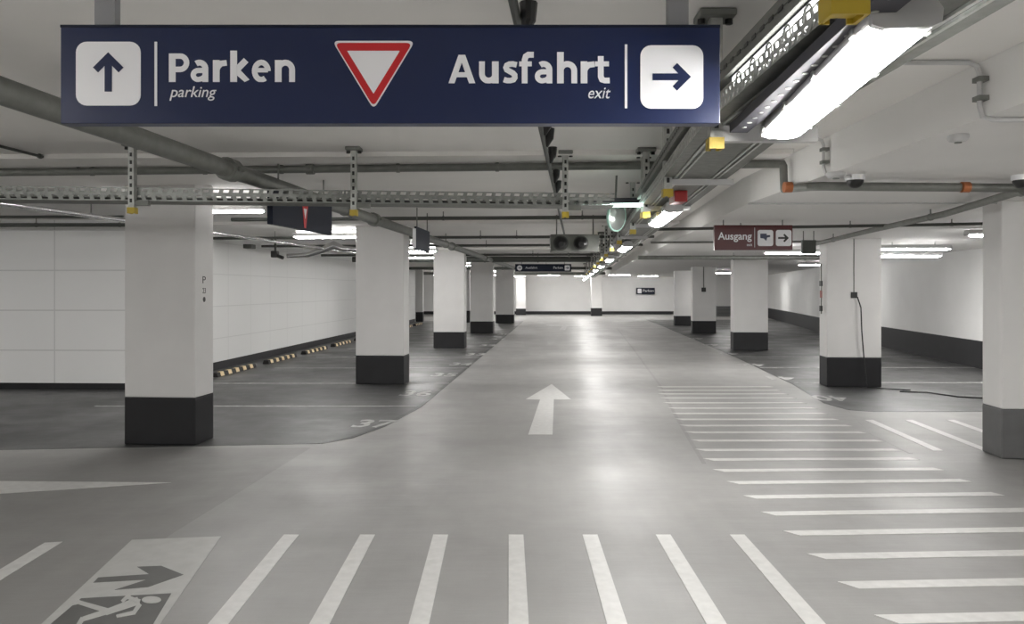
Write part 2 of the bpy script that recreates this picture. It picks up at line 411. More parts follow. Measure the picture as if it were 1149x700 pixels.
paint([gp([(192, 541.5), (0, 554), (-120, 562), (-120, 538.5), (0, 540)])], 'floor_arrow', 'long pointed white arrowhead painted at the left edge', 'road marking')

# escape pictogram
pc = thing('escape_pictogram', 'large floor pictogram of a running figure under an arrow, painted pale grey', 'floor sign', G(130, 660))
def dec(polys, name, m, z0, z1):
    b = MB()
    for i_, P in enumerate(polys): b.prism([(p[0], p[1], z0) for p in P], (0, 0, z1-z0+.0003*i_))
    return b.build(name, m, pc)
L0 = G(148, 606); R0 = G(248, 602); L1 = G(47, 700); R1 = G(180, 700)
ext = 1.55
dec([[tuple(L0[:2]), tuple((L0+(L1-L0)*ext)[:2]), tuple((R0+(R1-R0)*ext)[:2]), tuple(R0[:2])]], 'background', 'paint_dim', .0005, .003)
Z = lambda L: gp([(20+x/4.7875, 590+y/4.79) for x, y in L])
dec([Z([(890, 265), (770, 217), (640, 222), (705, 262), (432, 280), (405, 308), (690, 292), (520, 347), (700, 332)])], 'arrow', 'paint_dark', .003, .004)
dec([Z([(340, 392), (825, 365), (680, 610), (90, 640), (180, 527)])], 'doorway', 'paint_dark', .003, .004)
def stroke(a, b, w, w2=None):
    w2 = w2 or w; ax, ay = a; bx, by = b; L = math.hypot(bx-ax, (by-ay)); nx, ny = -(by-ay)/L, (bx-ax)/L
    return Z([(ax+nx*w/2, ay+ny*w/2*.9), (ax-nx*w/2, ay-ny*w/2*.9), (bx-nx*w2/2, by-ny*w2/2*.9), (bx+nx*w2/2, by+ny*w2/2*.9)])
run = [stroke((650, 405), (470, 470), 46, 34), stroke((500, 466), (325, 414), 30, 24), stroke((520, 452), (350, 505), 34, 26), stroke((350, 500), (310, 560), 26, 22),
       stroke((335, 412), (290, 425), 22, 16), stroke((655, 412), (590, 388), 26, 20), stroke((600, 375), (560, 412), 20, 18), stroke((655, 425), (625, 470), 24, 20), stroke((630, 470), (530, 492), 22, 16)]
run.append(Z([(718+52*math.cos(t*math.pi/8), 403+18*math.sin(t*math.pi/8)) for t in range(16)]))
dec(run, 'running_figure', 'paint_dim', .004, .005)

# bay lines
for i, (Y, xa, xb) in enumerate(((11.1, -5.9, -1.35), (13.8, -6.0, -1.1), (16.5, -5.0, -.93), (19.2, -4.8, -.8), (21.9, -4.6, -.6), (24.6, -4.5, -.45), (27.3, -4.3, -.3))):
    paint([[(xa, Y-.03), (xb, Y-.03), (xb, Y+.03), (xa, Y+.03)]], 'bay_line', 'thin pale bay line on the dark left floor, %s from the front' % ordn[i], 'road marking', 'paint_worn', 'left bay lines', .003, .005)
for i, Y in enumerate((13.9, 16.6, 19.3, 22.0)):
    x0 = 5.0+SL*(Y-13.9)
    paint([[(x0, Y-.03), (x0+4.6, Y-.03), (x0+4.6, Y+.03), (x0, Y+.03)]], 'bay_line', 'thin pale bay line on the dark right floor, %s from the front' % ordn[i], 'road marking', 'paint_worn', 'right bay lines', .003, .005)

# bay numbers
def number(px, py, body, w, h, label, m='paint_worn', rot=0., group=None):
    c = G(px, py); t = thing('bay_number', label, 'road marking', (c.x, c.y, .004), group)
    ex = Vector((math.cos(rot), math.sin(rot), 0)); ey = Vector((-ex.y, ex.x, 0))
    text_on(body, c-ex*w/2-ey*h/2+Vector((0, 0, .0045)), ex, ey, w, h, t, 'numerals', m, nrm=(0, 0, 1), bold=.02, th=.002)
    return t
for i, (px, py, b) in enumerate(((421, 475.5, '37'), (468, 441.5, '36'), (499, 420.5, '35'), (518, 408.5, '34'), (534, 397.5, '33'), (548, 387.5, '32'), (558, 380.5, '31'), (566, 375, '30'))):
    number(px, py, b, .48, .62 if i else .55, 'pale worn bay number by the left lane edge, %s from the front' % ordn[i], 'paint_worn', -.08, 'bay numbers on the left')
for i, (px, py, b) in enumerate(((932, 447, '40'), (877, 424.5, '41'), (845, 409.5, '42'), (818, 397, '43'), (797, 387, '44'), (781, 380, '45'))):
    number(px, py, b, .5, .6, 'pale worn bay number by the right lane edge, %s from the front' % ordn[i], 'paint_worn', math.pi-.08, 'bay numbers on the right')

# ================================================================= WHEEL STOPS
for i in range(9):
    Y = 14.75+2.62*i; x = -5.60+.055*(Y-14.75)
    d = Vector((.055, 1, 0)).normalized(); s_ = Vector((d.y, -d.x, 0)); a = Vector((x, Y, .003)); Ln = 1.9
    t = thing('wheel_stop', 'black rubber wheel stop with amber pads along the left wall, %s from the front' % ordn[i], 'wheel stop', a+d*Ln/2, 'wheel stops along the left wall')
    pr = [(-.075, 0), (-.05, .085), (.05, .085), (.075, 0)]
    MB().prism([a+s_*u+Vector((0, 0, v)) for u, v in pr], d*Ln).build('body', 'rubber', t, bevel=.008)
    for k in range(5):
        c = a+d*(.14+k*.36)
        pp = [(-.012, .0865), (.052, .0865), (.079, .01), (.074, .006), (.047, .0845), (-.012, .0845)]
        MB().prism([c+s_*u+Vector((0, 0, v)) for u, v in pp], d*.15).build('reflector_pad', 'amber', t)

# ================================================================= LAMPS
def lamp(c, ang, label, L=1.27, w=.14, strip=True, group='ceiling lamps', clips=True, hang=None, strip_dz=.12, strip_dx=0., k=1.):
    """tub luminaire: body, rounded bright diffuser, end caps, clips; ang = direction of the long axis"""
    c = Vector(c); d = Vector((math.cos(ang), math.sin(ang), 0)); s_ = Vector((-d.y, d.x, 0)); up = Vector((0, 0, 1))
    t = thing('ceiling_lamp', label, 'lamp', c, group)
    def sec(prof, l, l0=0.):
        return MB().prism([c+s_*u+up*v-d*l/2 for u, v in prof], d*l)
    sec([(-w*.36, .085), (-w*.54, .04), (-w*.54, .016), (w*.54, .016), (w*.54, .04), (w*.36, .085)], L).build('housing', 'housing', t, bevel=.01)
    for s1 in (-1, 1):
        e0 = c+d*s1*L*.5
        MB().prism([e0+s_*u+up*v for u, v in [(-w*.34, .08), (-w*.5, .04), (-w*.48, .01), (-w*.3, .0), (w*.3, .0), (w*.48, .01), (w*.5, .04), (w*.34, .08)]], d*s1*.02).build('end_cap', 'housing', t)
    # diffuser with rounded ends and belly
    b = MB(); n = 8; rings = []
    for uu, sc in ((-1, .62), (-.985, .82), (-.955, .96), (-.9, 1), (.9, 1), (.955, .96), (.985, .82), (1, .62)):
        r = []
        for kk in range(n+1):
            th = math.pi*kk/n
            r.append(c+d*(uu*L*.485)+s_*(math.cos(th)*w*.47*sc)+up*(.036-(math.sin(th)**.6)*.05*sc))
        rings.append(r)
    for i in range(len(rings)-1):
        for kk in range(n):
            b.add([rings[i][kk], rings[i][kk+1], rings[i+1][kk+1], rings[i+1][kk]], [(0, 1, 2, 3)])
    b.add(rings[0], [tuple(range(n+1))]); b.add(rings[-1], [tuple(range(n+1))[::-1]])
    b.build('diffuser', 'lamp', t, True)
    if clips:
        for sx in (-1, 1):
            for kk in range(4):
                pz = c+d*(-.45+kk*.3)*L*.95+s_*sx*w*.5+up*.03
                MB().box(pz-Vector((.012, .012, .014)), pz+Vector((.012, .012, .016)), ang).build('clip', 'galv', t)
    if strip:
        p0 = c+up*strip_dz-d*L*.47+s_*strip_dx; MB().bar(p0, p0+d*L*.94, .03, .026).build('added_glow_strip', 'strip', t)  # added glowing strip, stands in for the light reflected above the lamp
    if hang:
        for kk in (-.3, .3):
            pz = c+d*kk*L; MB().tube([pz+up*.08, (pz.x, pz.y, hang)], .006, 6).build('hanger_rod', 'galvdull', t)
    return t

def rowx(Y): return .96+.075*(Y-2.35)
A1 = math.atan2(1.24, .155)
lamp((.963, 2.40, 2.235), A1, 'large bright lamp hanging beside the blue sign', strip=False, w=.155)
for i, Y in enumerate((6.6, 11.4, 15.8, 20.2, 24.6, 29.0, 33.4, 37.8, 42.2, 46.6)):
    lamp((rowx(Y), Y, 2.235), math.atan2(1, .08), 'bright lane lamp under the cable tray, %s behind the large one' % ordn[i], clips=i < 2, strip=False, group='lane lamps')
for i, Y in enumerate((-2.0, -6.4)):
    lamp((.8, Y, 2.235), math.pi/2, 'unseen lane lamp added behind the viewer for fill', clips=False, strip=False, group='added fill lamps behind the viewer')  # unseen, row carried on behind the camera as added fill light
# lamps over the bays, crosswise
HB = 2.60
for i, (x, Y) in enumerate(((-3.68, 9.6), (-3.30, 14.3), (-2.55, 19.6), (-2.60, 23.4), (-1.7, 31.), (-1.0, 40.5))):
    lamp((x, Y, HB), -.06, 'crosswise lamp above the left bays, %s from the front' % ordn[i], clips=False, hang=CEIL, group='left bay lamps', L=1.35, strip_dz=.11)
for i, (x, Y) in enumerate(((-9.5, 9.2), (-10, 4.), (-4.8, -2.5), (-9.5, -3.), (-5.2, 4.6-6), (-3.4, .9), (-7.6, 3.2))):
    lamp((x, Y, HB), 0., 'unseen crosswise fill lamp over the near left area, number %s' % ordn[i], clips=False, hang=CEIL, strip=False, group='unseen near fill lamps')  # unseen lamps, most of them added as fill for the near left floor
for i, (x, Y, z) in enumerate(((6.98, 10.9, 2.40), (7.27, 14.2, 2.376), (7.65, 15.2, 2.29), (5.72, 15.8, 2.38), (9.35, 34., 2.37), (9.4, 24, 2.4), (12.2, 40, 2.4))):
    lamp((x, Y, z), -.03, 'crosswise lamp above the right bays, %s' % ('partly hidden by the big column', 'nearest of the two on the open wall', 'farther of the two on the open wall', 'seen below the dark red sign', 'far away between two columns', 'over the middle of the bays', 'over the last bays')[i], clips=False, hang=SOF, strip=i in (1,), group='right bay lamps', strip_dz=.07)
for i, (x, Y) in enumerate(((5.5, -2.), (5.5, 3.2), (3.9, .6))):
    lamp((x, Y, 2.40), 0, 'unseen crosswise fill lamp over the near right area, %s' % ordn[i], clips=False, hang=SOF, strip=False, group='unseen near fill lamps right')  # unseen lamps added to brighten the near right side
for i, (x, Y) in enumerate(((-1.0, 46.), (2.2, 47.), (6.3, 46.), (10.5, 46), (-4., 46.), (.2, 49.6), (4.6, 49.6), (8.6, 49.6))):
    lamp((x, Y, 2.50), 0, 'crosswise lamp before the back wall, %s from the lane' % ordn[i], clips=False, hang=SOF, strip=False, group='lamps before the back wall')
# greenish crosswise lamp beyond the tray
p0 = U(645, 231, Y=6.9); p1 = U(738, 230, Y=6.9)
tg = thing('tube_lamp', 'greenish white tube lamp lying crosswise behind the cable tray', 'lamp', (p0+p1)/2)
MB().bar(p0, p1, .03, .028).build('tube', 'greenl', tg); MB().bar(p0+Vector((0, 0, .04)), p1+Vector((0, 0, .04)), .06, .045).build('housing', 'carrier', tg)
# glowing strip added above the big lamp in place of a bright reflected band
ts = thing('tray_glow_strip', 'slim added glowing strip set inside the near cable tray', 'lamp', (.86, 2.1, 2.42))
MB().box((.815, 1.3, 2.415), (.86, 2.9, 2.432)).build('added_glow_strip', 'strip', ts)
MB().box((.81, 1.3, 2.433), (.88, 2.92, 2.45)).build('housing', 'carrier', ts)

# ================================================================= LANE CABLE TRAY + HANGERS
def trayL(Y): return .80 if Y < 3.28 else .80+.085*(Y-3.28)
TZ = 2.34
tr = thing('cable_tray', 'long grey cable tray running down the lane above the lamps', 'cable tray', (1, 3, TZ))
ys = [.2, 3.28, 6, 12, 25, 45]
for i in range(len(ys)-1):
    a, b2 = ys[i], ys[i+1]; xa, xb = trayL(a), trayL(b2); W = .40
    MB().prism([(xa, a, TZ), (xa+W, a, TZ), (xb+W, b2, TZ), (xb, b2, TZ)], (0, 0, .004)).build('tray_floor', 'galvdull', tr)
    for xo in (0, W):
        pf = MB()
        if a < 12: pf.perf((xa+xo, a), (xb+xo, b2), TZ, TZ+.065, .05 if a < 6 else .1, 2)
        else: pf.bar((xa+xo, a, TZ+.03), (xb+xo, b2, TZ+.03), .003, .06)
        pf.build('side_rail', 'galv', tr, solid=.002)
    # ribs under the tray floor
    rb = MB()
    for u in (.07, .10, .30, .33): rb.bar((xa+u, a, TZ-.004), (xb+u, b2, TZ-.004), .012, .01)
    rb.build('floor_rib', 'galv', tr)
    MB().bar((xa+.01, a, TZ+.135), (xb+.01, b2, TZ+.135), .04, .07).build('top_rail', 'pipe', tr)
sl_ = MB(); sl_.bar((trayL(.5)-.0105, .5, TZ+.135), (trayL(3.28)-.0105, 3.28, TZ+.135), .002, .002); sl_.bar((trayL(3.28)-.0105, 3.28, TZ+.135), (trayL(6.4)-.0105, 6.4, TZ+.135), .002, .002)
for k in range(70):
    y = .5+k*.085; sl_.bar((trayL(y)-.011, y, TZ+.135), (trayL(y+.04)-.011, y+.04, TZ+.135), .003, .014)
sl_.build('slots', 'blackp', tr)['label'] = 'dark slots in the top rail'
cb = MB()
for u, r, zz in ((.12, .012, .02), (.16, .016, .024), (.21, .010, .018), (.25, .014, .022)):
    cb.tube([(trayL(y)+u+.01*math.sin(y*3+u*50), y, TZ+zz) for y in [.3+.5*i for i in range(40)]], r, 6)
tag(cb.build('cables', 'blackc', smooth=True), 'black cables lying in the long lane cable tray', 'cable', kind='stuff')
# carrier rail above the big lamp
cr = thing('lamp_carrier', 'dark grey carrier rail fixed along the left of the large lamp', 'rail', (.83, 2.3, 2.26))
MB().prism([(.745, 1.2, 2.27), (.83, 1.2, 2.27), (.93, 3.1, 2.27), (.86, 3.1, 2.27)], (0, 0, .035)).build('rail', 'carrier', cr)
hl = MB()
for k in range(22):
    y = 1.25+k*.083; x = .775+(y-1.2)*.062; hl.tube([(x, y, 2.268), (x, y, 2.27)], .009, 8)
hl.build('holes', 'galv', cr)
# loops of cable on the perforated side
for k in range(9):
    lp = MB()
    y = 1.45+k*.16; ring = [(trayL(y)-.012, y+.035*math.cos(q*math.pi/6), TZ+.03+.038*math.sin(q*math.pi/6)) for q in range(12)]
    lp.tube(ring, .004, 5)
    tag(lp.build('cable_clip', 'galv', smooth=True), 'bent wire clip in the row along the near tray side', 'clip', 'wire clips on the near tray')

def hanger(x, Y, zb, label, w=.05, arm=None, group='tray hangers', plate=.15, both=False, cap='yellow'):
    t = thing('tray_hanger', label, 'bracket', (x, Y, zb), group)
    b = MB(); b.box((x-w/2, Y-.002, zb), (x+w/2, Y+.004, CEIL-.01)); b.box((x-w/2, Y, zb), (x-w/2+.004, Y+.05, CEIL-.01)); b.box((x+w/2-.004, Y, zb), (x+w/2, Y+.05, CEIL-.01))
    b.build('strut', 'galv', t)
    sl = MB()
    z = zb+.07
    while z < CEIL-.1: sl.box((x-.009, Y-.004, z), (x+.009, Y-.002, z+.03)); z += .06
    sl.build('slots', 'blackp', t)['label'] = 'dark slots in the strut'
    cb_ = MB().box((x-w/2-.006, Y-.008, zb-.015), (x+w/2+.006, Y-.002, zb+.032))
    for s1 in (-1, 1): cb_.box((x+s1*(w/2+.002)-.004, Y-.003, zb-.015), (x+s1*(w/2+.002)+.004, Y+.056, zb+.032)); cb_.box((x+s1*(w/2-.006)-.008, Y+.05, zb-.015), (x+s1*(w/2-.006)+.008, Y+.056, zb+.032))
    cb_.box((x-w/2, Y-.002, zb-.004), (x+w/2, Y+.05, zb+.002)).build('end_cap', cap, t)
    MB().box((x-plate/2, Y-.04, CEIL-.03), (x+plate/2, Y+.09, CEIL-.001)).build('ceiling_plate', 'pipe', t, bevel=.006)
    if arm: MB().box((min(x, x+arm), Y+.005, TZ-(.078 if Y < 4 else .045)), (max(x, x+arm), Y+.045, TZ-.012)).build('cross_arm', 'housing', t)
    for sx in (-1, 1): MB().tube([(x+sx*plate*.38, Y+.02, CEIL-.05), (x+sx*plate*.38, Y+.02, CEIL-.028)], .016, 6).build('bolt', 'blackp', t)
    return t
hanger(.645, 1.50, 2.19, 'nearest hanger strut with a large yellow end cap above the lamp', .062, .5)
hanger(.842, 3.23, 2.245, 'hanger strut with a yellow end cap at the lower right corner of the blue sign', .05, .42)
hanger(.955, 4.80, 2.235, 'hanger strut with a yellow end cap behind the right half of the blue sign', .05, .40)
hanger(1.09, 6.36, 2.25, 'hanger strut at the crossing of the two cable trays, right one of a pair', .05, .36)
hanger(1.25, 8.1, 2.24, 'yellow capped hanger strut beside the round mirror', .05, .36)
for i, Y in enumerate((9.9, 11.7, 13.6, 15.6, 17.8, 20.2, 23, 26, 30, 34)):
    hanger(rowx(Y)-.17, Y, 2.24, 'small yellow capped hanger strut farther down the lane, %s in the row' % ordn[i], .05, .36)

# crosswise perforated tray
def crossY(x): return 6.10+(x+4.0)*.100
xt = thing('cable_tray', 'perforated grey cable tray running crosswise above the crossing', 'cable tray', (-1.5, 6.3, 2.36))
xa, xb = -6.5, .86; za, zb = 2.353, 2.458
MB().perf((xa, crossY(xa)), (xb, crossY(xb)), za, zb, .078, 2, .2, .42).build('side_rail', 'traysteel', xt, solid=.002)
MB().perf((xa, crossY(xa)+.28), (xb, crossY(xb)+.28), za, zb, .078, 2, .2, .42).build('side_rail', 'traysteel', xt, solid=.002)
MB().prism([(xa, crossY(xa), za), (xb, crossY(xb), za), (xb, crossY(xb)+.28, za), (xa, crossY(xa)+.28, za)], (0, 0, .003)).build('tray_floor', 'galvdull', xt)
cb = MB()
for u, r in ((.06, .012), (.11, .016), (.16, .011), (.21, .014)):
    cb.tube([(xa+.1+i*.4, crossY(xa+.1+i*.4)+u+.01*math.sin(i*1.7+u*40), za+.004+r) for i in range(18)], r, 6)
tag(cb.build('cables', 'blackc', smooth=True), 'black cables lying in the crosswise cable tray', 'cable', kind='stuff')
for (px, lab) in ((147, 'hanger strut with a dull yellow cap in front of the nearest left column'), (396.5, 'hanger strut with a yellow cap above the second left column'), (634.5, 'hanger strut with a yellow cap beside the black ceiling pipe'), (723, 'left strut of the pair at the crossing of the two trays')):
    Y = 6.3; x = (px-CX)/F*Y; Y = crossY(x)-.06; x = (px-CX)/F*Y
    hg = hanger(x, Y, 2.262, lab, .045, None, 'crosswise tray hangers', .12)
    MB().box((x+.02, Y+.01, 2.31), (x+.13, Y+.05, 2.348)).build('tray_arm', 'pipe', hg)
# small arm at the left hanger


# ================================================================= PIPES
def pipe(pts, r, name, label, m='pipe', n=14, group=None, couplings=(), cr=1.35, rods=(), top=CEIL, cat='pipe'):
    t = thing(name, label, cat, pts[0], group)
    MB().tube(pts, r, n).build('run', m, t, True)
    for (u, i) in couplings:
        a = Vector(pts[i]); b = Vector(pts[i+1]); d = (b-a).normalized(); c = a+(b-a)*u
        MB().tube([c-d*r*1.1, c-d*r*1.0, c+d*r*1.0, c+d*r*1.1], [r*1.1, r*cr, r*cr, r*1.1], n).build('coupling', m, t, True)
        sd_ = Vector((-d.y, d.x, 0)).normalized()
        for s1 in (-1, 1): MB().tube([c+sd_*s1*r*1.45+d*r*-.6, c+sd_*s1*r*1.45+d*r*.6], r*.28, 6).build('bolt', m, t)
    for (u, i) in rods:
        a = Vector(pts[i]); b = Vector(pts[i+1]); c = a+(b-a)*u
        MB().tube([(c.x, c.y, c.z), (c.x, c.y, top)], .008, 6).build('hanger_rod', 'galvdull', t)
        d = (b-a).normalized(); MB().tube([c-d*.015, c+d*.015], r*1.18, n).build('clamp', m, t, True)
    return t
# sprinkler main over the left of the lane
def mainp(Y, a=.925): return Vector((-2.68+SL*Y*(1.0), Y, H+a))
pipe([mainp(2.2), mainp(6.1), mainp(12), mainp(20), mainp(34)], .066, 'water_pipe', 'thick grey water pipe running back diagonally from behind the blue sign', couplings=((.985, 0), (.72, 1), (.6, 2), (.2, 3)), rods=((.5, 1), (.5, 2)))
# crosswise sprinkler lines
def xpipe(xa, ya, xb, yb, z, r, label, rods, m='darkpipe', top=CEIL, coup=()):
    return pipe([(xa, ya, z), (xb, yb, z)], r, 'sprinkler_pipe', label, m, 10, 'crosswise sprinkler pipes', coup, 1.35, [(u, 0) for u in rods], top)
pa = U(0, 193.5, z=2.72); pb = U(880, 184, z=2.72)
dd = (pb-pa)
t = pipe([pa-dd*.25, pb, Vector((2.30, pb.y-.03, 2.70)), Vector((2.30, pb.y-.05, 2.50)), Vector((2.33, 6.12, 2.455)), Vector((2.42, 6.07, 2.45)), U(1165, 211, z=2.45)], .034, 'sprinkler_pipe', 'long crosswise pipe that steps down under the lower ceiling on the right', 'pipe', 12, 'crosswise sprinkler pipes', ((.53, 0), (.9, 0)), 1.4, ((.42, 0), (.5, 0), (.62, 0), (.72, 0), (.3, 0), (.93, 0)))
for px in (884, 1083):
    c = U(px, 210, z=2.45); tag(MB().tube([c-Vector((.03, 0, 0)), c+Vector((.03, 0, 0))], .042, 12).build('pipe_clamp', 'orange', smooth=True), 'copper coloured clamp on the lower pipe, %s' % ('at the elbow' if px < 900 else 'above the long slanting pipe'), 'clamp')
c = U(1083, 210, z=2.45); 
xpipe(-4.2, 11.75, 1.6, 11.35, 2.70, .028, 'crosswise dark pipe just beyond the crosswise tray', (.1, .22, .35, .55, .9), coup=((.18, 0),))
xpipe(-6.0, 15.4, 2.7, 14.9, 2.66, .028, 'crosswise dark pipe in front of the second left column top', (.3, .5, .62, .7))
xpipe(-6, 18.6, 3.0, 18.0, 2.68, .03, 'third crosswise dark pipe down the lane', (.4, .6, .8))
xpipe(-5.5, 22.6, 3.2, 22.0, 2.64, .035, 'fourth crosswise dark pipe down the lane', (.5, .7))
xpipe(-5.0, 24.6, 3.3, 24.4, 2.60, .09, 'fifth crosswise dark pipe down the lane', (.5, .7))
xpipe(-5.0, 33, 4.2, 33, 2.55, .06, 'sixth and thickest crosswise dark pipe', (.5, .7))
xpipe(-5.0, 42, 5, 42, 2.52, .08, 'seventh crosswise pipe before the back wall', (.5, .7), 'pipe')
pa = U(722, 257.5, z=2.45); pb = U(1110, 251, z=2.45)
xpipe(pa.x, pa.y, pb.x, pb.y, 2.45, .02, 'thin dark pipe crossing above the dark red sign', (.3, .62, .9), 'darkpipe', SOF)
pa = U(716, 289, z=2.40); pb = U(984, 289, z=2.40)
xpipe(pa.x, pa.y, pb.x+.0, pb.y, 2.40, .05, 'thick grey crosswise pipe below the dark red sign', (.4, .7, .95), 'pipe', SOF)
pa = U(730, 272, z=2.46); pb = U(925, 271, z=2.46)
xpipe(pa.x, pa.y, pb.x, pb.y, 2.46, .02, 'thin crosswise pipe at mid height of the dark red sign', (.4, .7), 'pipe', SOF)
pa = U(880, 229, z=2.502); tag(MB().tube([(2.35, 7.80, 2.503), (8.4, 7.62, 2.503)], .009, 6).build('thin_conduit', 'housing', smooth=True), 'very thin pale conduit crossing the lower ceiling on the right', 'conduit')
# slanting main on the right
pA = U(1146, 214, z=2.44); pB = U(1060, 240, z=2.43); pC = U(975, 259, z=2.43); pD = U(905, 276, z=2.42)
pipe([pA+(pA-pB)*.15, pB, pC, pD], .034, 'water_pipe', 'long slanting grey pipe under the lower ceiling on the right', 'pipe', 12, None, ((.12, 0),), 1.4, ((.15, 1), (.5, 2)), SOF)
# silver pipe near the left wall
pipe([(-6.3, 5.2, 2.60), (-5.62, 8.6, 2.60), (-4.9, 13.5, 2.60), (-4.1, 19.9, 2.60), (-3.75, 24, 2.60)], .032, 'silver_pipe', 'shiny silver pipe slanting back under the ceiling by the left wall', 'silver', 12, None, ((.5, 1), (.4, 2)), 1.2, ((.3, 1), (.3, 2)))
xpipe(-15, 12.35, -4.9, 12.2, 2.66, .03, 'short dark pipe high on the facing left wall', (.75, .88))
xpipe(-15, 11.2, -5.5, 11.1, 2.68, .022, 'thin dark pipe in front of the facing left wall', (.8,))
pa = U(0, 164, z=2.775); pb = U(92, 187, z=2.775)
pipe([pa-(pb-pa)*.1, pb], .012, 'thin_conduit', 'thin dark rod running under the ceiling at the upper left', 'darkpipe', 8, None, ((.5, 0), (.95, 0)), 1.8, cat='conduit')
# rumpled foil hose
fp = [U(322, 287, Y=18), U(345, 286, Y=18), U(360, 281, Y=18), U(375, 275, Y=18), U(385, 279, Y=18), U(400, 280, Y=18)]
tag(MB().tube(fp, [.05, .055, .07, .1, .07, .06], 10).build('foil_hose', 'silver', smooth=True), 'crumpled silver foil hose beside the second left column', 'hose')

# conduits on the right ceiling, stepping down over the beam face
def step_conduit(Y, label, x_from, x_to):
    r = .013; xf = 2.352
    pts = [(x_from, Y, CEIL-.015), (xf-.07, Y, CEIL-.015), (xf-.03, Y, CEIL-.03), (xf-.015, Y, CEIL-.07), (xf-.015, Y, SOF+.05), (xf, Y, SOF+.0), (xf+.05, Y, SOF-.016), (x_to, Y, SOF-.016)]
    t = thing('thin_conduit', label, 'conduit', (xf, Y, SOF))
    MB().tube(pts, r, 8).build('run', 'housing', t, True)
    for z in (SOF+.09, CEIL-.1): MB().box((xf-.035, Y-.03, z-.012), (xf+.016, Y+.03, z+.012)).build('clip', 'galvdull', t)
    return t
step_conduit(3.92, 'pale conduit stepping down the beam face at the upper right', 1.1, 4.2)
step_conduit(5.88, 'pale conduit stepping down the beam face beside the pipe elbow', 1.5, 2.62)

# ceiling detectors and domes
def puck(px, py, label, r=.055, z=SOF):
    c = U(px, py, z=z-.015); t = thing('smoke_detector', label, 'detector', (c.x, c.y, z-.03))
    MB().tube([(c.x, c.y, z), (c.x, c.y, z-.018), (c.x, c.y, z-.035), (c.x, c.y, z-.04)], [r, r, r*.8, r*.5], 20).build('body', 'housing', t, True)
    MB().tube([(c.x, c.y, z-.036), (c.x, c.y, z-.046)], r*.35, 12).build('sensor', 'galvdull', t, True)
puck(1075, 154.5, 'small round detector alone on the lower ceiling at the upper right')
puck(938, 196, 'flat round detector beside the black dome camera', .07)
def dome(px, py, z, label, r=.062):
    c = U(px, py, Y=5.92); t = thing('dome_camera', label, 'camera', (c.x, c.y, z))
    MB().tube([(c.x, c.y, z), (c.x, c.y, z-.04)], r*1.15, 20).build('mount', 'signwhite', t, True)
    pts = [(c.x, c.y, z-.04-r*math.sin(a*math.pi/16)) for a in range(8)]; MB().tube(pts, [r*math.cos(a*math.pi/16) for a in range(8)], 20).build('dome', 'blackp', t, True)
dome(959.5, 206, SOF, 'black dome camera with a white rim under the lower ceiling')
dome(1146, 211, SOF, 'black dome camera at the right edge of the picture, at the pipe joint', .06)
c = U(309, 286, Y=17.5)
t = thing('wall_camera', 'small black camera on a bracket high on the left wall', 'camera', c)
MB().box(c-Vector((.08, .1, .06)), c+Vector((.06, .1, .09))).build('body', 'blackp', t, bevel=.02)
MB().bar(c+Vector((0, 0, .05)), c+Vector((0, 0, CEIL-c.z)), .04, .04).build('bracket', 'darkpipe', t)
MB().tube([c+Vector((.05, -.05, -.02)), c+Vector((.2, -.1, -.07))], .04, 10).build('lens', 'blackp', t)
c = U(280, 277, Y=16.5)
tag(MB().box(c-Vector((.07, .2, .04)), c+Vector((.1, .1, .05))).build('ceiling_bracket', 'darkpipe', bevel=.01), 'small dark bracket under the ceiling near the wall camera', 'bracket')

# black ceiling pipe with funnel clips
def blk(py, a=1.0):
    Y = a*F/(HY-py); return Vector((-.22*a+SL*Y*.99, Y, H+a))
t = thing('black_pipe', 'thin black pipe with funnel clips running down the lane ceiling', 'pipe', blk(0))
MB().tube([blk(-60), blk(0), blk(140), blk(200), blk(250), blk(290)], .017, 8).build('run', 'darkpipe', t, True)
for k, py in enumerate((17, 138, 152, 172, 196, 208, 226)):
    c = blk(py); r = .034
    MB().tube([c+Vector((.045, 0, .045)), c+Vector((.045, 0, -.02)), c+Vector((.03, 0, -.075))], [r, r*.8, .006], 10).build('clip', 'blackp', t)

# ================================================================= SIGNS
def sx(px, Y): return (px-CX)/F*Y
def sz(py, Y): return H+(HY-py)/F*Y
SY = 2.45
sg = thing('hanging_sign', 'long dark blue hanging sign reading Parken and Ausfahrt', 'sign', (sx(438, SY), SY, sz(138, SY)))
MB().box((sx(68, SY), SY, sz(138.5, SY)), (sx(808, SY), SY+.05, sz(29, SY))).build('panel', 'navy', sg, bevel=.002)
MB().box((sx(68, SY), SY-.003, sz(31, SY)), (sx(808, SY), SY-.0, sz(28, SY))).build('top_edge', 'navy2', sg)
for px in (115.5, 762):
    MB().box((sx(px-11.5, SY), SY+.01, sz(30, SY)), (sx(px+11.5, SY), SY+.045, CEIL)).build('post', 'alu', sg)
EX, EZ, NY = Vector((1, 0, 0)), Vector((0, 0, 1)), Vector((0, -1, 0))
def T(body, x0, x1, y0, y1, shear=0, bold=0.):
    text_on(body, (sx(x0, SY), SY-.0015, sz(y1, SY)), EX, EZ, sx(x1, SY)-sx(x0, SY), sz(y0, SY)-sz(y1, SY), sg, shear=shear, bold=bold, nrm=NY, dbl=.0042 if bold > .01 else 0)

T('parking', 190.5, 243, 97, 113, .25, 0)

